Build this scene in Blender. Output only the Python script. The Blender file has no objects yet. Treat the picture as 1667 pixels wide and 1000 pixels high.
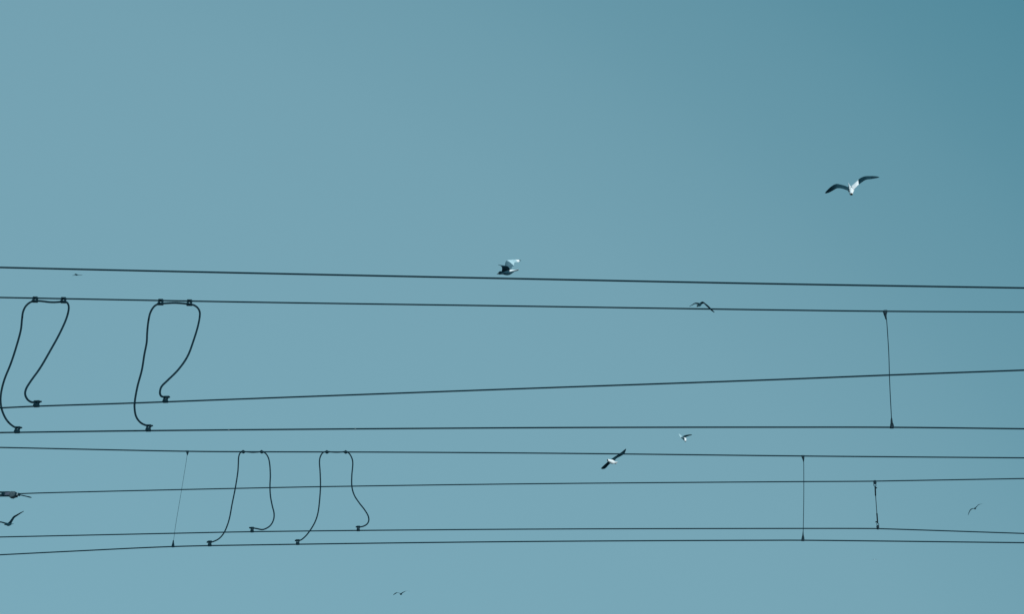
import bpy, bmesh, math, random
from mathutils import Vector, Matrix
from mathutils.bvhtree import BVHTree

S = bpy.context.scene
COL = S.collection
random.seed(4)

# ------------------------------------------------------------------ camera
PITCH = math.radians(27.0)
CAM = Vector((0.0, 0.0, 1.6))
HFOV = math.radians(45.0)
FPX = 833.5 / math.tan(HFOV / 2)
cd = bpy.data.cameras.new('camera')
cd.sensor_width = 36.0
cd.lens = 18.0 / math.tan(HFOV / 2)
cd.clip_start = 0.1
cd.clip_end = 20000
cam = bpy.data.objects.new('camera', cd)
cam.location = CAM
cam.rotation_euler = (math.pi / 2 + PITCH, 0, 0)
COL.objects.link(cam)
S.camera = cam

# ------------------------------------------------------------------ sky and sun
SUN_EL = math.radians(20)
SUN_AZ = math.radians(145)          # clockwise from +Y: behind the camera, to the right
W = bpy.data.worlds.new('World')
S.world = W
W.use_nodes = True
nt = W.node_tree
nt.nodes.clear()
sky = nt.nodes.new('ShaderNodeTexSky')
sky.sky_type = 'NISHITA'
sky.sun_disc = False
sky.sun_elevation = SUN_EL
sky.sun_rotation = SUN_AZ
sky.altitude = 0
sky.air_density = 1.0
sky.dust_density = 1.0
sky.ozone_density = 1.0
# the lookup is lifted off the horizon: thin high haze keeps this sky even down to the roofs
tc = nt.nodes.new('ShaderNodeTexCoord')
lift = nt.nodes.new('ShaderNodeVectorMath')
lift.operation = 'MULTIPLY_ADD'
lift.inputs[1].default_value = (1, 1, 0.55)
lift.inputs[2].default_value = (0, 0, 0.40)
nrm = nt.nodes.new('ShaderNodeVectorMath')
nrm.operation = 'NORMALIZE'
nt.links.new(tc.outputs['Generated'], lift.inputs[0])
nt.links.new(lift.outputs[0], nrm.inputs[0])
nt.links.new(nrm.outputs[0], sky.inputs[0])
tint = nt.nodes.new('ShaderNodeMix')
tint.data_type = 'RGBA'
tint.blend_type = 'MULTIPLY'
tint.inputs[0].default_value = 1.0
tint.inputs[7].default_value = (1.42, 1.85, 1.50, 1)
# scattering by the angle from the sun: pale opposite the sun, deepest at a right angle to it
dot = nt.nodes.new('ShaderNodeVectorMath')
dot.operation = 'DOT_PRODUCT'
nt.links.new(tc.outputs['Generated'], dot.inputs[0])
dot.inputs[1].default_value = (0.416, -0.893, 0.174)
mr = nt.nodes.new('ShaderNodeMapRange')
mr.inputs['From Min'].default_value = -1
mr.inputs['From Max'].default_value = 1
nt.links.new(dot.outputs['Value'], mr.inputs['Value'])
ramp = nt.nodes.new('ShaderNodeValToRGB')
ramp.color_ramp.interpolation = 'CARDINAL'
C0 = Vector((0.0823, 0.2622, 0.3419))
C1 = Vector((0.1912, 0.3864, 0.4678))
STOPS = [(-1, 1.0), (-.9, 1.0), (-.8, 1.0), (-.72, .98), (-.65, .89), (-.56, .63), (-.46, .30), (-.37, -.03), (-.2, -.26), (0, -.30), (.3, -.1), (.65, .4), (1, 1.1)]
er = ramp.color_ramp.elements
while len(er) < len(STOPS):
    er.new(0.5)
for e_, (s_, t_) in zip(er, STOPS):
    e_.position = (s_ + 1) / 2
for e_, (s_, t_) in zip(er, STOPS):
    e_.color = (*(C0 + (C1 - C0) * t_), 1)
nt.links.new(mr.outputs[0], ramp.inputs['Fac'])
x10 = nt.nodes.new('ShaderNodeVectorMath')
x10.operation = 'SCALE'
x10.inputs['Scale'].default_value = 10.0
nt.links.new(ramp.outputs['Color'], x10.inputs[0])
mixs = nt.nodes.new('ShaderNodeMix')
mixs.data_type = 'RGBA'
mixs.inputs[0].default_value = 0.8
bg = nt.nodes.new('ShaderNodeBackground')
bg.inputs['Strength'].default_value = 0.10
wo = nt.nodes.new('ShaderNodeOutputWorld')
nt.links.new(sky.outputs[0], tint.inputs[6])
nt.links.new(tint.outputs[2], mixs.inputs[6])
nt.links.new(x10.outputs[0], mixs.inputs[7])
nt.links.new(mixs.outputs[2], bg.inputs['Color'])
nt.links.new(bg.outputs[0], wo.inputs['Surface'])

sl = bpy.data.lights.new('sun', 'SUN')
sl.energy = 3.2
sl.angle = math.radians(0.53)
sl.color = (0.93, 0.98, 1.0)
so = bpy.data.objects.new('sun', sl)
sd = Vector((math.sin(SUN_AZ) * math.cos(SUN_EL), math.cos(SUN_AZ) * math.cos(SUN_EL), math.sin(SUN_EL)))
so.rotation_euler = sd.to_track_quat('Z', 'Y').to_euler()
so.location = (20, -15, 30)
COL.objects.link(so)

S.view_settings.view_transform = 'Standard'
S.view_settings.look = 'None'
S.view_settings.exposure = 0.0
S.view_settings.gamma = 1.0
S.view_settings.use_curve_mapping = False

# ------------------------------------------------------------------ helpers
FWD = Vector((0, math.cos(PITCH), math.sin(PITCH)))
UPV = Vector((0, -math.sin(PITCH), math.cos(PITCH)))
RGT = Vector((1, 0, 0))


def ray(px, py):
    return FWD + RGT * ((px - 833.5) / FPX) + UPV * ((500.0 - py) / FPX)


def at_y(px, py, Y):
    r = ray(px, py)
    return CAM + r * ((Y - CAM.y) / r.y)


def at_z(px, py, z):
    r = ray(px, py)
    return CAM + r * ((z - CAM.z) / r.z)


def at_d(px, py, d):
    return CAM + ray(px, py) * d


def ppm(p):                          # photo pixels per metre at a point
    return FPX / (p - CAM).dot(FWD)


def catmull(pts, n=6):
    out = []
    P = [pts[0] * 2 - pts[1]] + list(pts) + [pts[-1] * 2 - pts[-2]]
    for i in range(1, len(P) - 2):
        a, b, c, d = P[i - 1], P[i], P[i + 1], P[i + 2]
        t0 = 0.0
        t1 = t0 + max(1e-6, (b - a).length) ** .5
        t2 = t1 + max(1e-6, (c - b).length) ** .5
        t3 = t2 + max(1e-6, (d - c).length) ** .5
        for k in range(n):
            t = t1 + (t2 - t1) * k / n
            A1 = a * ((t1 - t) / (t1 - t0)) + b * ((t - t0) / (t1 - t0))
            A2 = b * ((t2 - t) / (t2 - t1)) + c * ((t - t1) / (t2 - t1))
            A3 = c * ((t3 - t) / (t3 - t2)) + d * ((t - t2) / (t3 - t2))
            B1 = A1 * ((t2 - t) / (t2 - t0)) + A2 * ((t - t0) / (t2 - t0))
            B2 = A2 * ((t3 - t) / (t3 - t1)) + A3 * ((t - t1) / (t3 - t1))
            out.append(B1 * ((t2 - t) / (t2 - t1)) + B2 * ((t - t1) / (t2 - t1)))
    out.append(pts[-1].copy())
    return out


def add_tube(bm, pts, r, n=8, mat=0):
    """tube along pts; r is a number or a list of radii"""
    rs = r if isinstance(r, (list, tuple)) else [r] * len(pts)
    rings = []
    ref = None
    for i, p in enumerate(pts):
        t = (pts[min(i + 1, len(pts) - 1)] - pts[max(i - 1, 0)]).normalized()
        if ref is None:
            ref = t.orthogonal().normalized()
        ref = (ref - t * ref.dot(t)).normalized()
        b = t.cross(ref)
        rings.append([bm.verts.new(p + (ref * math.cos(2 * math.pi * k / n) + b * math.sin(2 * math.pi * k / n)) * rs[i]) for k in range(n)])
    for i in range(len(rings) - 1):
        for k in range(n):
            f = bm.faces.new((rings[i][k], rings[i][(k + 1) % n], rings[i + 1][(k + 1) % n], rings[i + 1][k]))
            f.smooth = True
            f.material_index = mat
    for rg, flip in ((rings[0], True), (rings[-1], False)):
        f = bm.faces.new(list(reversed(rg)) if flip else rg)
        f.material_index = mat


def add_box(bm, c, s, M=None, bev=0.0):
    """box centred at c with full sizes s, turned by matrix M"""
    g = bmesh.ops.create_cube(bm, size=1.0)
    vs = g['verts']
    for v in vs:
        q = Vector((v.co.x * s[0], v.co.y * s[1], v.co.z * s[2]))
        v.co = c + (M @ q if M else q)
    if bev:
        es = list({e for v in vs for e in v.link_edges})
        bmesh.ops.bevel(bm, geom=es, offset=bev, segments=1, affect='EDGES')


def add_prism(bm, prof, depth, M, o):
    """prof: x,z outline turned by M about o, given depth along local y"""
    a = [bm.verts.new(o + M @ Vector((x, -depth / 2, z))) for x, z in prof]
    b = [bm.verts.new(o + M @ Vector((x, depth / 2, z))) for x, z in prof]
    n = len(prof)
    bm.faces.new(a)
    bm.faces.new(list(reversed(b)))
    for i in range(n):
        bm.faces.new((a[i], b[i], b[(i + 1) % n], a[(i + 1) % n]))


def obj(name, bm, mats, parent=None, origin=None):
    me = bpy.data.meshes.new(name)
    bmesh.ops.recalc_face_normals(bm, faces=bm.faces[:])
    if origin is not None:
        bmesh.ops.translate(bm, verts=bm.verts[:], vec=-origin)
    bm.to_mesh(me)
    bm.free()
    for m in (mats if isinstance(mats, (list, tuple)) else [mats]):
        me.materials.append(m)
    o = bpy.data.objects.new(name, me)
    COL.objects.link(o)
    if parent is not None:
        o.parent = parent
        if origin is not None:
            o.location = origin - world_of(parent)
        else:
            o.location = -world_of(parent)
    elif origin is not None:
        o.location = origin
    return o


def world_of(o):
    p = o.location.copy()
    while o.parent is not None:
        o = o.parent
        p += o.location
    return p


def thing(name, label, cat, loc, group=None):
    o = bpy.data.objects.new(name, None)
    o.empty_display_size = 0.1
    o.location = loc
    COL.objects.link(o)
    return tag(o, label, cat, group)


def tag(o, label, cat, group=None):
    o['label'] = label
    o['category'] = cat
    if group:
        o['group'] = group
    return o


def frame(tangent):
    """local x along the tangent, local z as near to world up as it goes"""
    x = tangent.normalized()
    z = (Vector((0, 0, 1)) - x * x.z).normalized()
    y = z.cross(x)
    return Matrix((x, y, z)).transposed()


# ------------------------------------------------------------------ materials
def material(name, c1, c2, rough=0.6, metal=0.0, scale=30.0, bump=0.15, spec=0.12):
    m = bpy.data.materials.new(name)
    m.use_nodes = True
    t = m.node_tree
    b = t.nodes['Principled BSDF']
    tc = t.nodes.new('ShaderNodeTexCoord')
    nz = t.nodes.new('ShaderNodeTexNoise')
    nz.inputs['Scale'].default_value = scale
    nz.inputs['Detail'].default_value = 5
    rp = t.nodes.new('ShaderNodeValToRGB')
    rp.color_ramp.elements[0].position = 0.35
    rp.color_ramp.elements[1].position = 0.68
    rp.color_ramp.elements[0].color = (*c1, 1)
    rp.color_ramp.elements[1].color = (*c2, 1)
    t.links.new(tc.outputs['Object'], nz.inputs['Vector'])
    t.links.new(nz.outputs['Fac'], rp.inputs['Fac'])
    t.links.new(rp.outputs['Color'], b.inputs['Base Color'])
    b.inputs['Metallic'].default_value = metal
    b.inputs['Roughness'].default_value = rough
    b.inputs['Specular IOR Level'].default_value = spec
    if bump:
        bp = t.nodes.new('ShaderNodeBump')
        bp.inputs['Strength'].default_value = bump
        bp.inputs['Distance'].default_value = 0.002
        t.links.new(nz.outputs['Fac'], bp.inputs['Height'])
        t.links.new(bp.outputs['Normal'], b.inputs['Normal'])
    return m


M_WIRE = material('weathered_copper', (0.001, 0.018, 0.029), (0.003, 0.025, 0.038), 0.75, 0.0, 6)
M_RUBBER = material('black_cable_rubber', (0.001, 0.015, 0.024), (0.003, 0.020, 0.031), 0.7, 0.0, 40)
M_IRON = material('dark_clamp_iron', (0.001, 0.016, 0.026), (0.006, 0.028, 0.040), 0.65, 0.0, 60)
M_BOLT = material('bolt_steel', (0.004, 0.022, 0.032), (0.014, 0.036, 0.048), 0.55, 0.0, 80)
M_BARE = material('bare_worn_metal', (0.18, 0.24, 0.26), (0.30, 0.36, 0.38), 0.45, 0.3, 80)
M_GREY = material('grey_cast_housing', (0.045, 0.075, 0.09), (0.08, 0.115, 0.13), 0.6, 0.0, 45)
M_VIOLET = material('blue_grey_housing', (0.05, 0.07, 0.10), (0.10, 0.12, 0.155), 0.6, 0.0, 45)
M_WHITE = material('white_feathers', (0.74, 0.77, 0.78), (0.86, 0.87, 0.87), 0.85, 0.0, 22, 0.3)
M_PALE = material('pale_grey_feathers', (0.33, 0.50, 0.56), (0.44, 0.61, 0.66), 0.85, 0.0, 22, 0.3)
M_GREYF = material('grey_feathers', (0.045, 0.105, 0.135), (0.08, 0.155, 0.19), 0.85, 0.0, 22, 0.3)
M_SLATE = material('slate_feathers', (0.003, 0.029, 0.043), (0.010, 0.043, 0.060), 0.85, 0.0, 22, 0.3)
M_TIP = material('black_flight_feathers', (0.003, 0.023, 0.035), (0.007, 0.032, 0.046), 0.8, 0.0, 22, 0.3)
M_BILL = material('dark_bill', (0.030, 0.030, 0.020), (0.05, 0.045, 0.025), 0.5, 0.0, 60, 0.05)
M_GROUND = material('pale_bounce_ground', (0.17, 0.19, 0.20), (0.26, 0.28, 0.29), 0.95, 0.0, 3, 0.2)  # unseen ground, made pale to bounce fill light onto undersides
M_LIFTED = material('shade_lifted_feathers', (0.012, 0.055, 0.080), (0.030, 0.085, 0.115), 0.85, 0.0, 22, 0.3)  # lighter slate, colour lifted to brighten one gull's shaded side
FEATHERS = [M_WHITE, M_SLATE, M_TIP, M_PALE, M_GREYF, M_BILL, M_LIFTED]

# ------------------------------------------------------------------ ground
bm = bmesh.new()
g = 24
vs = [[bm.verts.new((-4000 + 8000 * i / g, -4000 + 8000 * j / g, 0)) for j in range(g + 1)] for i in range(g + 1)]
for i in range(g):
    for j in range(g):
        bm.faces.new((vs[i][j], vs[i + 1][j], vs[i + 1][j + 1], vs[i][j + 1]))
gr = obj('ground', bm, M_GROUND)
gr['kind'] = 'structure'

# ------------------------------------------------------------------ overhead wires
# each wire runs at one height or in one vertical plane over the track
Y_M1, Z_C1 = 10.85, 5.88            # near track: messenger plane, contact wire height
Y_M2, Z_C2 = 15.1, 6.0             # far track
WG = 'overhead wires crossing the sky'
wires = {}


class Wire:
    def __init__(self, key, pix, place, dia_px, label, n=6):
        pts = [place(x, y) for x, y in pix]
        self.pts = pts
        sm = catmull(pts, n) if n > 1 else pts
        a = (sm[0] - sm[1]).normalized()
        b = (sm[-1] - sm[-2]).normalized()
        a.z *= .3
        b.z *= .3
        ext0 = [sm[0] + a * k for k in (30, 14, 5)]
        ext1 = [sm[-1] + b * k for k in (5, 14, 30)]
        self.path = ext0 + sm + ext1
        mid = place(833, pix[len(pix) // 2][1])
        self.r = dia_px * 1.10 / 2 / ppm(mid)
        bm = bmesh.new()
        add_tube(bm, self.path, self.r, 10)
        self.ob = obj('overhead_wire', bm, M_WIRE, None, mid)
        tag(self.ob, label, 'wire', WG)
        self.place = place
        wires[key] = self

    def at(self, px):
        """point on the wire that shows at photo column px, and the tangent"""
        for p, q in zip(self.path, self.path[1:]):
            u, v = col(p), col(q)
            if u <= px <= v:
                return p.lerp(q, (px - u) / max(1e-9, v - u)), (q - p).normalized()
        return self.path[0], Vector((1, 0, 0))


def col(p):
    d = p - CAM
    return 833.5 + FPX * d.x / d.dot(FWD)


def row(p):
    d = p - CAM
    return 500 - FPX * d.dot(UPV) / d.dot(FWD)


Wire(1, [(0, 435.5), (130, 438.6), (420, 445), (834, 453.7), (1247, 462), (1667, 469)],
     lambda x, y: at_y(x, y, 10.3), 2.6, 'thick dark topmost wire, just under the gull with pale raised wing')
Wire(2, [(0, 484.5), (130, 487), (420, 492.3), (840, 498.5), (1260, 504.8), (1441, 507), (1667, 508.3)],
     lambda x, y: at_y(x, y, Y_M1), 2.25, 'second wire from the top, holding up the two larger jumper loops')
Wire(3, [(0, 664.6), (60, 661.8), (220, 656.5), (420, 649), (840, 633.5), (1260, 618.5), (1448, 611), (1667, 603)],
     lambda x, y: at_z(x, y, Z_C1), 2.35, 'dark wire climbing steeply to the right through open sky, third from the top')
Wire(4, [(0, 704.8), (210, 702), (420, 700), (840, 697), (1050, 696.2), (1260, 696), (1452, 696.2), (1667, 698.6)],
     lambda x, y: at_z(x, y, Z_C1), 2.3, 'almost level wire running just above the small white and black gull')
Wire(5, [(0, 729), (305, 735.3), (395, 736), (610, 736.6), (840, 738), (1000, 739.5), (1307, 743), (1667, 746)],
     lambda x, y: at_y(x, y, Y_M2), 1.95, 'thin wire holding up the two smaller jumper loops, crossed by a gull wing')
Wire(6, [(32, 804.4), (60, 803.4), (220, 799.4), (420, 795), (522, 793), (840, 788.5), (1260, 785), (1415, 784.1), (1433, 783.8), (1667, 779.7)],
     lambda x, y: at_z(x, y, Z_C2), 1.75, 'thin wire running out of the grey wedge insulator at the left edge', 4)
Wire(7, [(0, 875), (280, 869), (420, 866.2), (840, 862.3), (1260, 861.1), (1420, 861.2), (1438, 861.6), (1667, 869.2)],
     lambda x, y: at_z(x, y, Z_C2), 1.8, 'thin wire second from the bottom, bending down right of the short spacer rod', 4)
Wire(8, [(0, 904), (120, 898), (280, 890.6), (420, 887.8), (840, 882.5), (1260, 880.3), (1307, 880.3), (1667, 884.3)],
     lambda x, y: at_z(x, y, Z_C2), 1.9, 'lowest of all the wires, under both smaller jumper loops')
for c in (372.3, 578.3):            # small paler sleeves on the level wire
    p, t = wires[4].at(c)
    bm = bmesh.new()
    add_tube(bm, [p - t * .009, p - t * .004, p + t * .004, p + t * .009],
             [wires[4].r * 1.02, wires[4].r * 1.12, wires[4].r * 1.12, wires[4].r * 1.02], 10)
    obj('pale_sleeve', bm, M_GREY, wires[4].ob, p)


# ------------------------------------------------------------------ jumper loops
def bolt(par, c, M, r=.007, L=.012):
    bm = bmesh.new()
    y = M @ Vector((0, 1, 0))
    add_tube(bm, [c - y * L, c + y * L], r, 6)
    obj('bolt', bm, M_BOLT, par, c)


def hung_clamp(par, w, px, drop):
    """two-jaw clamp: grips the wire above and the cable `drop` below it, a window between the straps"""
    p, t = w.at(px)
    M = frame(t)
    k = 1 / ppm(p)
    bm = bmesh.new()
    wd, dp = 8.0 * k, .034
    z = M @ Vector((0, 0, 1))
    x = M @ Vector((1, 0, 0))
    add_box(bm, p + z * .5 * k, (wd, dp, 2.9 * k), M, .003)
    add_box(bm, p - z * (drop + .5 * k), (wd * 1.15, dp, 3.0 * k), M, .003)
    for s in (-1, 1):
        add_box(bm, p - z * drop * .5 + x * s * (wd * .5 - 1.15 * k), (2.2 * k, dp * .8, drop), M, .002)
    c = obj('clamp', bm, M_IRON, par, p)
    for zz in (.2 * k, -drop):
        bolt(c, p + z * zz, M, 1.0 * k, dp * .5 + .008)
    return p - z * drop


def dot_clamp(par, w, px):
    """small rounded split-bolt clamp seen edge-on"""
    p, t = w.at(px)
    M = frame(t)
    k = 1 / ppm(p)
    bm = bmesh.new()
    prof = [(-3.6, -.3), (-1.4, -2.0), (0, -2.7), (1.4, -2.0), (3.6, -.3), (3.4, .5), (1.5, 1.6), (0, 2.8), (-1.5, 1.6), (-3.4, .5)]
    add_prism(bm, [(a * k, b * k) for a, b in prof], .032, M, p)
    bmesh.ops.bevel(bm, geom=bm.edges[:], offset=.002, segments=1, affect='EDGES')
    c = obj('clamp', bm, M_IRON, par, p)
    bolt(c, p, M, 1.1 * k, .024)


def foot_clamp(par, w, px, hgt, side, wide=8.0):
    """pedestal clamp standing on the wire: waisted body with a small window, cable saddle on top"""
    p, t = w.at(px)
    M = frame(t)
    k = 1 / ppm(p)
    h = hgt * k * 1.08
    q = wide / 8.0 * k
    x = M @ Vector((1, 0, 0))
    z = M @ Vector((0, 0, 1))
    bm = bmesh.new()
    dp = .030
    add_prism(bm, [(-4.2 * q, -.9 * k), (4.2 * q, -.9 * k), (4.0 * q, .34 * h), (3.1 * q, .52 * h), (-3.1 * q, .52 * h), (-4.0 * q, .34 * h)], dp, M, p)
    for s in (-1, 1):
        pr = [(1.3 * q, .50 * h), (3.15 * q, .50 * h), (4.0 * q, .86 * h), (1.9 * q, .86 * h)]
        add_prism(bm, [(s * a, b) for a, b in (pr if s > 0 else list(reversed(pr)))], dp * .8, M, p)
    add_box(bm, p + z * h * .96, (9.4 * q, dp, 2.7 * k), M, .003)
    add_box(bm, p + z * h * .93 + x * side * 5.6 * q, (3.6 * q, dp * .55, 2.1 * k), M, .003)
    c = obj('clamp', bm, M_IRON, par, p)
    for zz in (.22 * h, .95 * h):
        bolt(c, p + z * zz, M, .9 * k, dp * .5 + .007)
    return p + z * h * .96


def jumper(label, wt, tops, feet, pix, dia_px, group, first_leg, last_leg, big):
    """first_leg/last_leg: how many leading/trailing points belong to the legs that run off to the lower wires"""
    p0, _ = wt.at(tops[0])
    root = thing('jumper_cable', label, 'cable', p0, group)
    ya, yb = wires[feet[0][0]].at(feet[0][1])[0].y, wires[feet[1][0]].at(feet[1][1])[0].y
    yt = p0.y
    n = len(pix)
    pts = []
    for i, (x, y) in enumerate(pix):
        if i < first_leg:
            t = 1 - (y - pix[first_leg][1]) / max(1e-6, pix[0][1] - pix[first_leg][1])
            Y = ya + (yt - ya) * min(1, max(0, t)) ** .8
        elif i >= n - last_leg:
            j = n - last_leg - 1
            t = 1 - (y - pix[j][1]) / max(1e-6, pix[-1][1] - pix[j][1])
            Y = yb + (yt - yb) * min(1, max(0, t)) ** .8
        else:
            Y = yt
        pts.append(at_y(x, y, Y))
    bm = bmesh.new()
    add_tube(bm, catmull(pts, 6), dia_px / 2 / ppm(p0), 10)
    obj('cable', bm, M_RUBBER, root, p0)
    for c in tops:
        if big:
            p, _ = wt.at(c)
            # the cable passes straight below the wire here
            best = min(catmull(pts, 6), key=lambda v: abs(col(v) - c) + abs(row(v) - row(p)) * .5)
            hung_clamp(root, wt, c, max(.02, p.z - best.z))
        else:
            dot_clamp(root, wt, c)
    for (k, c, h, s, wd) in feet:
        foot_clamp(root, wires[k], c, h, s, wd)
    return root


J1 = [(33, 696.2), (28, 696.6), (23.5, 695.6), (15.5, 689.7), (9.4, 682), (4.6, 672), (1.8, 662), (0.9, 650), (2.5, 636), (7.5, 617.5), (17.5, 592.5),
      (26.5, 565), (34.0, 537), (35.8, 520), (37.7, 507.5), (42.5, 498), (50, 492), (57.8, 490.2), (68, 490.6), (80, 492), (88, 492.3), (97, 491.8), (104, 491.3),
      (108.5, 492.4), (111.3, 496.5), (111.9, 503), (108.5, 517.5), (97.5, 542.5), (82.5, 570), (65, 600), (50, 621), (42.5, 633.5), (41.0, 642.5),
      (45.5, 651.5), (52, 655.2), (58, 655.2), (65.5, 654.7)]
jumper('larger jumper loop cut close to the left edge, its left leg touching the photo border', wires[2], (57.8, 103.8),
       ((4, 27.3, 8.2, 1, 8.0), (3, 58.9, 8.0, 1, 8.6)), J1, 3.1, 'jumper loops hanging from the upper wires', 14, 14, True)
J2 = [(247, 694), (241.5, 693.6), (236, 692.3), (228.7, 688.3), (221.8, 679), (219, 664), (219.7, 652.5), (223.7, 630), (231, 602.5), (235, 577.5), (238.8, 557.5),
      (239.6, 542.5), (241.3, 525), (245, 508.7), (251.3, 498.8), (257, 495.4), (262, 494.6), (272, 493.9), (285, 493.4), (299, 494.3), (309, 495.6), (316, 497.2),
      (321.7, 501.3), (325, 507.5), (325.3, 514), (322.5, 530), (315, 555), (305, 581), (290, 602.5), (272.5, 620), (263.2, 629.5), (260.4, 638.7),
      (262, 644.8), (266, 646.6), (270, 646.5), (275.5, 646.3)]
jumper('larger jumper loop whose right leg curls into a hook, away from the border', wires[2], (262, 308.8),
       ((4, 241, 8.6, 1, 7.6), (3, 269, 8.2, 1, 7.6)), J2, 3.1, 'jumper loops hanging from the upper wires', 12, 13, True)
J3 = [(336.5, 883.4), (341.2, 883.6), (346.5, 882.6), (356, 878), (364, 869.2), (370.4, 855), (374, 842.4), (377.6, 822.6), (383, 795.6), (387.2, 768.6), (388, 756),
      (388.7, 744), (391.2, 737.7), (396, 735.9), (403, 736.3), (411, 737), (419, 736.6), (426.2, 736), (431.8, 738.2), (436.6, 745.2), (438.8, 754.2), (440.1, 774),
      (439.5, 792), (440.3, 808.2), (443.3, 824.4), (446.2, 837), (445, 847.8), (438.8, 857.5), (428, 862.8), (418, 861.3), (410, 860), (405.6, 859.8)]
jumper('smaller jumper loop whose right foot sweeps back left to its clamp', wires[5], (396, 426),
       ((8, 341.2, 6.6, -1, 5.2), (7, 410.2, 6.2, -1, 4.8)), J3, 2.15, 'jumper loops hanging from the lower wires', 12, 14, False)
J4 = [(480, 880.9), (484.6, 881), (489.8, 879.8), (497, 874), (505, 864), (513.2, 849.7), (517.7, 835.3), (520.4, 813.6), (521.7, 792), (521.1, 768.6), (520.1, 752.4),
      (521.3, 744.6), (525.6, 737.6), (532, 735.8), (540, 736.5), (548, 736.9), (556, 736.5), (562.7, 736), (567.8, 738.2), (572.7, 746), (574.3, 754.2), (572.7, 775.8),
      (573, 793.8), (577, 807.3), (585.3, 820), (594.3, 831.7), (599.8, 842), (600, 849.7), (596.2, 855), (589, 858.1), (583, 858.5), (579.5, 858.4)]
jumper('smaller jumper loop with zigzag right leg, rightmost of the four loops', wires[5], (532.2, 562.8),
       ((8, 484.5, 6.4, -1, 5.2), (7, 583.2, 6.0, -1, 4.8)), J4, 2.15, 'jumper loops hanging from the lower wires', 12, 14, False)


# ------------------------------------------------------------------ droppers
def dropper(label, wt, pt, wb, pb, mids, dia_px, top_prof, bot_prof, group):
    a, ta = wt.at(pt)
    b, tb = wb.at(pb)
    root = thing('dropper_wire', label, 'wire', a, group)
    ka, kb = 1 / ppm(a), 1 / ppm(b)
    lat = [row(a)] + [y for _, y in mids] + [row(b)]
    pts = [a]
    for (x, y) in mids:
        f = (y - lat[0]) / (lat[-1] - lat[0])
        pts.append(at_y(x, y, a.y + (b.y - a.y) * f))
    pts.append(b)
    bm = bmesh.new()
    add_tube(bm, catmull(pts, 4), dia_px / 2 * ka, 8)
    obj('hanging_wire', bm, M_WIRE, root, a)
    for nm, p, t, prof, k in (('clamp', a, ta, top_prof, ka), ('clamp', b, tb, bot_prof, kb)):
        M = frame(t)
        zz = at_y(col(p), row(p) - 20, p.y) - p      # leans with the dropper
        zz.normalize()
        M = Matrix((M.col[0], M.col[1], zz)).transposed()
        bm = bmesh.new()
        add_prism(bm, [(x * k, z * k * 1.1) for x, z in prof], .026, M, p)
        bmesh.ops.bevel(bm, geom=bm.edges[:], offset=.0015, segments=1, affect='EDGES')
        c = obj(nm, bm, M_IRON, root, p)
        zc = sum(z for _, z in prof) / len(prof)
        xc = sum(x for x, _ in prof) / len(prof)
        bolt(c, p + M @ Vector((xc * k, 0, zc * k)), M, .9 * k, .019)
    return root


DG = 'vertical droppers between wires'
dropper('long dropper with slight bend between the second wire and the level wire, at right', wires[2], 1441.3, wires[4], 1452,
        [(1443, 518), (1445.2, 547), (1447, 578), (1448, 613), (1449.2, 642), (1450.8, 672)], 1.35,
        [(-3.2, 1.2), (2.6, 1.4), (2.8, -2.5), (1.5, -6), (1.2, -9), (2.0, -13), (.6, -13), (-.6, -8.5), (-2.2, -4.5), (-3.3, -1)],
        [(-2.8, -1.4), (3.2, -1.4), (2.6, 3), (1.4, 6), (.5, 7.4), (.3, 12.5), (-1.0, 16), (-1.6, 12), (-1.4, 7.6), (-2.2, 5.5), (-2.6, 2.5)], DG)
dropper('straight upright dropper between the smaller loops wire and the lowest wire, at right', wires[5], 1307.2, wires[8], 1307.1,
        [(1308.3, 753), (1308.5, 770), (1308.5, 810), (1307.6, 863)], 1.05,
        [(-2.9, .9), (2.2, .9), (2.0, -4), (1.4, -9), (.8, -9), (-.6, -4.5)],
        [(-2.3, -1.1), (2.5, -1.1), (1.9, 3.4), (.9, 8), (.6, 14), (0, 14), (-.7, 8), (-1.9, 3.6)], DG)
dropper('faint slanting dropper left of the smaller loops, leaning down to the left', wires[5], 305, wires[8], 281.5,
        [(304.4, 743), (296, 795.6), (285.2, 860.4), (283, 878)], .55,
        [(-2.8, .8), (2.7, .8), (1.2, -3.2), (.1, -6), (-.5, -6), (-1.2, -3)],
        [(-2.4, -1.0), (2.2, -1.0), (1.9, 3), (1.3, 6), (1.2, 9.5), (.6, 9.5), (-.6, 4.5)], DG)

# short spacer rod holding two of the lower wires together
a, ta = wires[6].at(1424)
b, tb = wires[7].at(1429.4)
k = 1 / ppm(a)
root = thing('spacer_rod', 'short spacer rod with ring ends and bolts, right of the straight upright dropper', 'spacer', a)


def sp(px, py):
    f = (py - row(a)) / (row(b) - row(a))
    return at_y(px, py, a.y + (b.y - a.y) * f)


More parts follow.
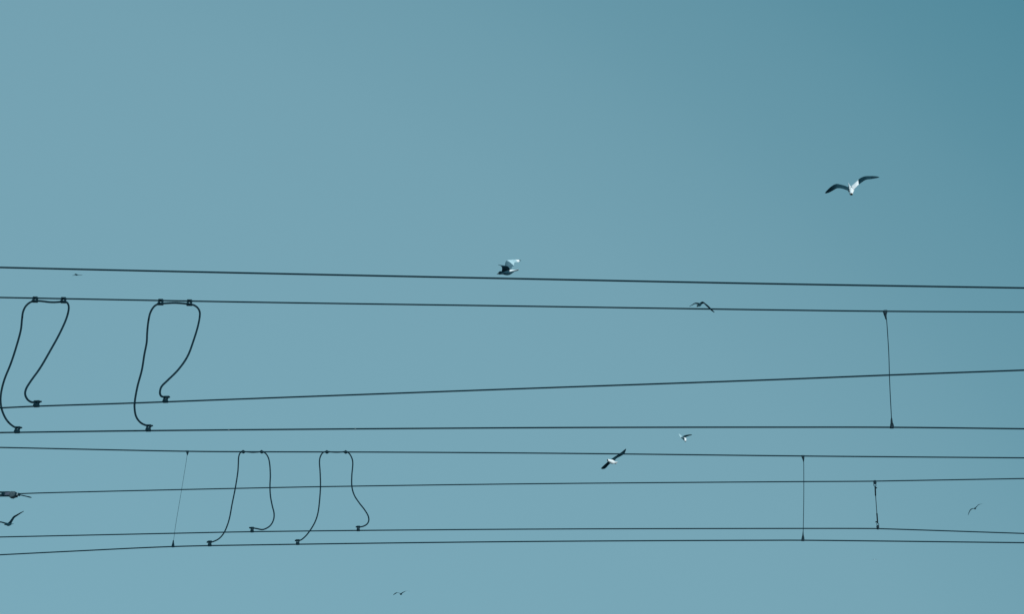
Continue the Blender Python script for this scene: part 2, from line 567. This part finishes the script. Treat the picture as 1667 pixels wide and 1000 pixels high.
bm = bmesh.new()
path = [sp(1424.7, 792.6), sp(1425.3, 806.8), sp(1425.5, 808.3), sp(1427.4, 835.5), sp(1427.6, 837), sp(1428.6, 851.5)]
add_tube(bm, path, [1.15 * k, 1.15 * k, .62 * k, .62 * k, 1.2 * k, 1.2 * k], 10)
obj('rod', bm, M_IRON, root, path[0])
for (px, py, w0, w1, h0, h1, p, t) in ((1424, 786, 1.8, 2.2, 1.0, -4.4, a, ta), (1429.2, 858.5, 2.0, 1.6, 5.6, -1.2, b, tb)):
    M = frame(t)
    bm = bmesh.new()
    add_prism(bm, [(-w0 * k, h0 * k), (w0 * k, h0 * k), (w1 * k, h1 * k), (-w1 * k, h1 * k)], .03, M, p)
    bmesh.ops.bevel(bm, geom=bm.edges[:], offset=.002, segments=1, affect='EDGES')
    obj('clamp', bm, M_IRON, root, p)
for (px, py) in ((1424.3, 790.3), (1428.9, 854.2)):
    c = sp(px, py)
    bm = bmesh.new()
    ringp = [c + Vector((math.cos(u) * 1.9 * k, 0, math.sin(u) * 2.2 * k)) for u in [2 * math.pi * i / 16 for i in range(17)]]
    add_tube(bm, ringp, .55 * k, 6)
    obj('ring', bm, M_IRON, root, c)
for (px, py, s) in ((1426.3, 794.8, 1), (1426.6, 850.4, -1)):
    c = sp(px, py)
    bm = bmesh.new()
    add_tube(bm, [c - Vector((1.4 * k, 0, 0)), c + Vector((1.4 * k, 0, 0))], 1.15 * k, 6)
    obj('bolt', bm, M_BOLT, root, c)

# ------------------------------------------------------------------ wedge insulator at the left edge
e, te = wires[6].at(33)
k = 1 / ppm(e)
Mi = frame(te)
YI = e.y
root = thing('line_insulator', 'grey wedge insulator with twin bars and loose wire tail, cut by the left edge', 'insulator', e)


def ip(px, py):
    return at_y(px, py, YI)


for yy0, yy1 in ((802.4, 801.8), (808.2, 808.0)):
    bm = bmesh.new()
    c = (ip(-60, yy0) + ip(17, yy1)) / 2
    d = ip(17, yy1) - ip(-60, yy0)
    add_box(bm, c, (d.length, .030, 1.5 * k), frame(d), .003)
    obj('bar', bm, M_IRON, root, c)
bm = bmesh.new()
c = ip(5.6, 805)
add_box(bm, c, (5.4 * k, .034, 5.2 * k), Mi, .004)
obj('pin', bm, M_IRON, root, c)
bm = bmesh.new()
c = ip(12.2, 805)
add_box(bm, c, (8.2 * k, .028, 5.6 * k), Mi, .004)
obj('block', bm, M_VIOLET, root, c)
bm = bmesh.new()
add_prism(bm, [(-5.6 * k, 4.6 * k), (-1.6 * k, 4.9 * k), (3.2 * k, 3.2 * k), (5.0 * k, 3.0 * k), (5.0 * k, -3.6 * k), (-2 * k, -4.9 * k), (-4.6 * k, -6.0 * k), (-5.2 * k, -4.6 * k)], .06, Mi, ip(22.4, 805.8))
bmesh.ops.bevel(bm, geom=bm.edges[:], offset=.006, segments=2, affect='EDGES')
obj('housing', bm, M_GREY, root, ip(22.4, 805.8))
bm = bmesh.new()
c = ip(26.5, 806)
add_box(bm, c, (1.9 * k, .064, 6.8 * k), Mi, .003)
obj('band', bm, M_IRON, root, c)
bm = bmesh.new()
c = ip(28.7, 805.9)
add_box(bm, c, (2.6 * k, .03, 3.6 * k), Mi, .003)
obj('neck', bm, M_BARE, root, c)
bm = bmesh.new()
c = ip(30.9, 805.7)
add_box(bm, c, (2.4 * k, .036, 4.4 * k), Mi, .003)
obj('collar', bm, M_IRON, root, c)
bm = bmesh.new()
add_tube(bm, catmull([ip(30.5, 806), ip(36.4, 807.2), ip(41, 808.2), ip(46, 809.4), ip(51.3, 810.7)], 4), [.85 * k] * 4 + [.9 * k] * 8 + [1.05 * k] * 3 + [.8 * k] * 1 + [.45 * k], 8)
obj('tail', bm, M_WIRE, root, ip(30.5, 806))
# the line goes on to the left of the bars
bm = bmesh.new()
l0, l1 = ip(-60, 805.4), ip(-60, 805.4) - te * 26
add_tube(bm, [l0 + te * .06, l1], wires[6].r, 8)
obj('anchor_wire', bm, M_WIRE, root, l0)
bm = bmesh.new()
add_box(bm, l0, (6 * k, .034, 6.0 * k), Mi, .004)
obj('pin', bm, M_IRON, root, l0)


# ------------------------------------------------------------------ gulls
WHT, SLT, TIP, PAL, GRY, BIL, LIFTED = range(7)


def loft(bm, rings, mats):
    vr = [[bm.verts.new(p) for p in r] for r in rings]
    n = len(vr[0])
    for i in range(len(vr) - 1):
        for j in range(n):
            f = bm.faces.new((vr[i][j], vr[i][(j + 1) % n], vr[i + 1][(j + 1) % n], vr[i + 1][j]))
            m = mats(i, j)
            f.material_index = m
    f = bm.faces.new(list(reversed(vr[0])))
    f.material_index = mats(0, 0)
    f = bm.faces.new(vr[-1])
    f.material_index = mats(len(vr) - 2, 0)


BODY = [  # distance along the bird from the bill, half width, half height, shift upward
    (0.000, .004, .005, -.006), (.022, .007, .010, -.004), (.050, .012, .015, .000), (.062, .028, .030, .004),
    (.090, .039, .041, .010), (.125, .038, .040, .008), (.165, .040, .041, .002), (.215, .056, .056, -.004),
    (.270, .066, .068, -.008), (.330, .064, .066, -.008), (.390, .052, .050, -.004), (.440, .038, .032, .002),
    (.475, .034, .018, .006), (.510, .048, .012, .008), (.560, .060, .008, .010), (.585, .052, .006, .010)]


def gull(label, dist, bill, tail, up, wings, mantle=SLT, belly=WHT, tailmat=WHT, scale=1.0, vox=.0065, headmat=WHT):
    """bill, tail: where the two ends show and how far they lie before/behind the distance.
    up: the direction of the bird's back (right, up, away). wings: lists of stations from the shoulder out,
    each leading edge x, y, depth, trailing edge x, y, depth, thickness and feather colour."""
    P = lambda x, y, dz: at_d(x, y, dist + dz)
    bm = bmesh.new()
    A, Bp = P(*bill), P(*tail)
    ax = (Bp - A)
    Lb = ax.length
    ax.normalize()
    U = (RGT * up[0] + UPV * up[1] + FWD * up[2])
    U = (U - ax * U.dot(ax)).normalized()
    Sd = ax.cross(U)
    n = 14
    rings = []
    ks = Lb / .585
    for (s, w, h, o) in BODY:
        c = A + ax * (s * ks) + U * (o * scale)
        rings.append([c + Sd * (math.cos(2 * math.pi * j / n) * w * scale) + U * (math.sin(2 * math.pi * j / n) * h * scale) for j in range(n)])

    def bmat(i, j):
        if i < 3:
            return BIL
        if i < 7:
            return headmat
        a = math.sin(2 * math.pi * (j + .5) / n)
        if i >= 9 and tailmat == WHT and belly == LIFTED:
            return WHT if a > -.1 else LIFTED
        if i >= 12:
            return tailmat
        return mantle if a > .25 else belly
    loft(bm, rings, bmat)
    for st in wings:
        L = [(P(s[0], s[1], s[2]), P(s[3], s[4], s[5]), s[6], s[7]) for s in st]
        # smooth the outline between the stations
        le, tr = catmull([a[0] for a in L], 4), catmull([a[1] for a in L], 4)
        N = len(le)
        rings, mm, prev = [], [], None
        for i in range(N):
            u = i / 4
            i0 = min(int(u), len(L) - 2)
            f = u - i0
            th = L[i0][2] * (1 - f) + L[i0 + 1][2] * f
            mm.append(L[min(int(u), len(L) - 1)][3])
            ch = tr[i] - le[i]
            sp_ = (le[min(i + 1, N - 1)] + tr[min(i + 1, N - 1)] - le[max(i - 1, 0)] - tr[max(i - 1, 0)])
            nn = ch.cross(sp_)
            nn = nn.normalized() if nn.length > 1e-9 else U
            if nn.dot(prev if prev is not None else U) < 0:
                nn = -nn
            prev = nn
            cl = ch.length
            r = []
            for (x, z) in ((0, 0), (.06, .55), (.25, 1.0), (.55, .75), (.85, .5), (1, .25), (1, -.25), (.8, -.2), (.5, -.25), (.2, -.4), (.05, -.35)):
                camber = .05 * cl * math.sin(math.pi * x)
                r.append(le[i] + ch * x + nn * (z * th * .6 + camber))
            rings.append(r)
        loft(bm, rings, lambda i, j: mm[i])
    bmesh.ops.recalc_face_normals(bm, faces=bm.faces[:])
    org = A.lerp(Bp, .45)
    bmesh.ops.translate(bm, verts=bm.verts[:], vec=-org)
    bm.faces.ensure_lookup_table()
    bm.normal_update()
    tree = BVHTree.FromBMesh(bm)
    srcm = [f.material_index for f in bm.faces]
    me0 = bpy.data.meshes.new('gull_source')
    bm.to_mesh(me0)
    bm.free()
    tmp = bpy.data.objects.new('gull_source', me0)
    COL.objects.link(tmp)
    md = tmp.modifiers.new('join', 'REMESH')       # one continuous skin over body and wings
    md.mode = 'VOXEL'
    md.voxel_size = vox
    sm = tmp.modifiers.new('soft', 'SMOOTH')
    sm.factor = .5
    sm.iterations = 2
    dg = bpy.context.evaluated_depsgraph_get()
    me = bpy.data.meshes.new_from_object(tmp.evaluated_get(dg))
    bpy.data.objects.remove(tmp)
    bpy.data.meshes.remove(me0)
    me.name = 'gull'
    me.materials.clear()
    for m in FEATHERS:
        me.materials.append(m)
    for p in me.polygons:
        r = tree.find_nearest(p.center)
        p.material_index = srcm[r[2]] if r[2] is not None else 0
        p.use_smooth = True
    o = bpy.data.objects.new('gull', me)
    o.location = org
    COL.objects.link(o)
    return tag(o, label, 'bird', 'gulls flying over the wires')


# big gull banking in the empty sky
gull('largest gull, alone in the open sky above the wires, dark wings and white belly', 25.0,
     (1387.2, 318.0, -.27), (1382.2, 300.4, .27), (-1, -.3, .0),  # back turned left so the dark mantle colours the body's shaded side
     [[(1383.5, 306, 0, 1388, 313, -.1, .035, SLT), (1376.5, 302.6, -.04, 1378.5, 309.2, -.16, .03, SLT),  # shaded left wing coloured dark to the root, sunlit right inner wing white
       (1368, 300.2, -.06, 1369, 306.4, -.2, .026, SLT), (1361.2, 299.2, -.06, 1362, 306.6, -.22, .024, SLT),
       (1354, 302.6, -.02, 1357, 309.5, -.18, .02, TIP), (1346, 309.8, .05, 1349.5, 313.6, -.06, .016, TIP), (1342.6, 313.8, .08, 1344, 315.2, .02, .012, TIP)],
      [(1385.6, 303.5, 0, 1389.5, 309, -.1, .035, WHT), (1392.2, 297.6, .05, 1394.6, 303.4, -.08, .03, WHT), (1397.2, 292.6, .1, 1398.0, 300.6, -.04, .028, SLT),
       (1401.3, 289.6, .12, 1404, 296, -.02, .024, SLT), (1408, 287.1, .12, 1409.6, 292.8, -.02, .022, SLT), (1417, 286.6, .12, 1418, 291.6, .0, .018, TIP),
       (1426, 287.0, .14, 1426.5, 290.3, .05, .014, TIP), (1431.4, 288.4, .15, 1431.2, 289.4, .11, .012, TIP)]],
     mantle=SLT, scale=.92)

# gull with raised wing just above the topmost wire
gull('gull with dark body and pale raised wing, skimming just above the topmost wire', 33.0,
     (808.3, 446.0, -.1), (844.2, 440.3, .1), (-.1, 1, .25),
     [[(816.5, 442.0, .0, 831, 442.2, .05, .04, LIFTED), (817.0, 438.2, -.1, 830.2, 438.4, -.06, .032, LIFTED),
       (816.0, 434.0, -.28, 826.5, 433.6, -.22, .024, LIFTED), (812.8, 431.8, -.42, 818, 433.2, -.42, .016, TIP), (810.4, 430.8, -.5, 811.6, 431.9, -.5, .012, TIP)],
      [(819.5, 438.5, .05, 832.4, 438.6, .05, .03, GRY), (821.6, 432, .16, 833.3, 436.2, .12, .026, GRY), (822.6, 427, .24, 834.2, 434.2, .2, .024, GRY),  # underwing shade and sunlit hand put into the feather colours
       (824.6, 424.2, .3, 836.6, 433.2, .27, .022, PAL), (830.5, 422.9, .36, 837.5, 428.0, .33, .018, PAL), (838.5, 422.7, .4, 843.5, 427, .37, .016, WHT),
       (844.5, 423.0, .42, 846.2, 425.4, .41, .014, TIP), (848.4, 423.8, .44, 848.2, 424.9, .44, .012, TIP)]],
     mantle=LIFTED, belly=LIFTED, tailmat=WHT, headmat=LIFTED, scale=1.12)

# dark gull on the second wire
gull('dark gull with drooping wings, its right wing tip crossing the second wire', 55.0,
     (1134.0, 499.8, -.25), (1144.0, 492.6, .2), (-.2, 1, .3),
     [[(1138, 494.5, -.05, 1142.5, 495.5, .12, .035, SLT), (1143.4, 491.3, -.05, 1145.4, 494.4, .12, .035, SLT), (1148, 494.2, -.03, 1148.6, 497.4, .14, .032, SLT),
       (1152.6, 497.6, 0, 1152.2, 500.6, .15, .032, TIP), (1158.5, 503.6, .05, 1157.8, 505.9, .15, .028, TIP), (1163.4, 508.4, .1, 1162.6, 509.2, .15, .02, TIP)],
      [(1140, 494.2, -.05, 1141.5, 496.8, .1, .035, SLT), (1134.5, 493.2, -.1, 1135.5, 495.8, .08, .032, SLT), (1131, 493.6, -.12, 1131.8, 495.0, .06, .024, SLT),
       (1126.8, 496.2, -.1, 1127.6, 496.9, .06, .016, GRY), (1122, 499.1, -.08, 1122.6, 499.4, .02, .014, GRY)]],
     belly=SLT, tailmat=SLT, headmat=SLT)

# white-bodied gull crossing the wire of the smaller loops
gull('white-bodied gull with straight black wings tilted across a thin wire', 50.0,
     (987.6, 749.3, -.2), (1004.3, 755.0, .22), (.25, .2, .95),
     [[(990.8, 750.2, .08, 998, 753.2, .14, .03, SLT), (987.2, 754.2, .1, 993, 755.6, .16, .028, SLT), (982.6, 758.4, .12, 988.6, 760.2, .2, .026, SLT),
       (979.4, 761.6, .16, 985.0, 763.6, .22, .022, TIP), (977.8, 763.6, .18, 981.2, 764.6, .2, .018, TIP)],
      [(994.0, 748.6, .08, 1001, 750.8, .14, .03, SLT), (1000, 744.4, .1, 1003.4, 747.2, .18, .028, SLT), (1006.6, 740.2, .1, 1010.0, 743.6, .2, .026, SLT),
       (1012.6, 735.8, .1, 1016.4, 739.3, .18, .022, TIP), (1017.6, 731.8, .12, 1018.8, 734, .16, .018, TIP), (1019.0, 730.8, .13, 1019.4, 731.5, .15, .014, TIP)]],
     scale=1.32)

# small white and black gull under the level wire
gull('small gull with bright white belly and one black wing, just below the level wire', 80.0,
     (1116.6, 719.8, -.2), (1112.6, 711.6, .3), (-.7, .3, .6),
     [[(1111.6, 710.6, .06, 1114.2, 713.8, .1, .045, SLT), (1115.4, 709.0, .06, 1117.2, 712.0, .14, .04, SLT), (1120, 708.2, .06, 1121, 710.4, .14, .036, TIP),
       (1124, 707.9, .06, 1124.4, 709.6, .12, .03, TIP), (1126.6, 708.0, .08, 1126.6, 708.9, .1, .024, TIP)],
      [(1112.6, 716.4, .05, 1111.4, 712.2, .1, .045, SLT), (1108.6, 713.2, .05, 1110.4, 710.8, .12, .036, PAL), (1106.2, 710.6, .05, 1108.2, 708.6, .12, .03, PAL),
       (1104.6, 707.8, .05, 1105.6, 706.3, .08, .022, PAL)]],
     vox=.011, scale=1.5)

# dark gull cut by the left edge
gull('dark gull cut by the left edge below the insulator, right wing raised high', 45.0,
     (6.2, 854.8, -.2), (21.6, 853.8, .2), (0, 1, .15),
     [[(11.5, 853.2, -.04, 18.2, 853.4, .1, .035, SLT), (15.6, 849.6, -.05, 19.6, 851, .1, .032, SLT), (18.6, 845.4, -.04, 21.8, 847, .1, .03, SLT),
       (21.6, 841.6, -.02, 24.2, 843.4, .12, .028, SLT), (26.8, 838.6, 0, 28.2, 840.6, .12, .024, TIP), (33.6, 834.9, .05, 34.4, 836.4, .12, .02, TIP), (38.8, 832.6, .08, 39.1, 833.3, .11, .014, TIP)],
      [(9.5, 852.6, -.06, 15.5, 854.2, .08, .035, SLT), (5.5, 851.2, -.12, 7.6, 853.4, .06, .03, SLT), (0, 850.0, -.18, 1.2, 851.6, .02, .026, SLT),
       (-8, 851.2, -.2, -7.2, 852.8, -.04, .022, TIP), (-17, 856.6, -.18, -16.4, 857.4, -.1, .014, TIP)]],
     belly=SLT, tailmat=SLT, headmat=SLT, scale=.85)

# small distant gulls
gull('faint grey gull with arched wings by the right edge between two thin wires', 88.0,
     (1586.0, 829.4, -.3), (1588.6, 827.4, .28), (-.2, .9, .3),
     [[(1587.3, 827.4, -.05, 1588.2, 828.6, .1, .03, SLT), (1589.9, 824.9, -.02, 1590.4, 826.0, .1, .024, GRY), (1592.2, 822.4, 0, 1592.7, 823.4, .1, .022, GRY), (1595.4, 821.2, .05, 1595.6, 822.1, .12, .018, GRY),
       (1600.6, 820.6, .1, 1600.7, 821.0, .12, .012, GRY)],
      [(1586.6, 828.2, -.05, 1587.4, 829.3, .1, .03, SLT), (1583.2, 828.3, -.05, 1583.6, 829.4, .1, .022, GRY), (1579.7, 829.8, -.02, 1580.6, 831.4, .1, .024, GRY),
       (1577.0, 834.6, 0, 1578.1, 835.4, .1, .024, GRY), (1575.8, 839.6, .05, 1576.4, 839.8, .1, .014, GRY)]],
     belly=SLT, tailmat=SLT, headmat=SLT, vox=.012, scale=.95)
gull('tiny dark gull with wings bent, below the lowest wire, nearest the bottom edge', 88.0,
     (651.2, 968.8, -.3), (654.4, 967.0, .28), (-.1, 1, .2),
     [[(652.2, 966.9, -.05, 653.6, 967.6, .1, .035, SLT), (654.9, 965.4, -.02, 655.7, 966.4, .1, .028, SLT), (657.6, 963.9, 0, 658.2, 964.8, .1, .024, GRY),
       (661, 962.8, .05, 661.4, 963.3, .1, .015, GRY), (668, 963.4, .1, 668.2, 963.7, .12, .010, GRY)],
      [(651.6, 967.0, -.05, 653, 967.8, .1, .035, SLT), (649.0, 966.0, -.02, 649.4, 966.8, .1, .018, GRY), (646.4, 965.2, -.02, 646.8, 966.2, .1, .02, GRY), (643.4, 966.2, 0, 643.8, 967.9, .1, .026, GRY),
       (639.8, 969.2, .05, 640.6, 969.9, .1, .018, GRY)]],
     belly=SLT, tailmat=SLT, headmat=SLT, vox=.012)
gull('tiny dark gull speck just under the topmost wire near the left edge', 155.0,
     (121.3, 446.2, -.3), (127.8, 448.4, .3), (.1, 1, .2),
     [[(122.8, 447.2, -.05, 124.6, 448, .1, .04, SLT), (120.4, 448.0, -.1, 121.2, 448.5, .08, .03, GRY), (117.4, 448.6, -.1, 117.8, 449, .06, .02, GRY)],
      [(123.2, 447.2, .05, 125.2, 448, .2, .04, SLT), (128, 447.6, .1, 129, 448.3, .25, .03, GRY), (134, 447.8, .15, 134.4, 448.3, .25, .02, GRY)]],
     belly=SLT, tailmat=SLT, headmat=SLT, vox=.015, scale=1.5)
gull('barely visible far gull, a pale smudge below the lowest wire at lower right', 300.0,
     (1422.8, 911.4, -.25), (1425.4, 911.2, .25), (0, 1, .2),
     [[(1423.6, 911.0, -.05, 1424.6, 911.4, .1, .035, PAL), (1421.8, 911.1, -.05, 1422.6, 911.5, .1, .026, PAL), (1419.6, 911.7, -.05, 1419.9, 911.9, .05, .02, PAL)],
      [(1423.8, 911.0, -.05, 1424.8, 911.4, .1, .035, PAL), (1426.2, 911.2, -.05, 1426.8, 911.6, .1, .026, PAL), (1429.4, 912.2, -.05, 1429.6, 912.4, .05, .02, PAL)]],
     mantle=GRY, belly=PAL, tailmat=PAL, vox=.016, scale=.8)
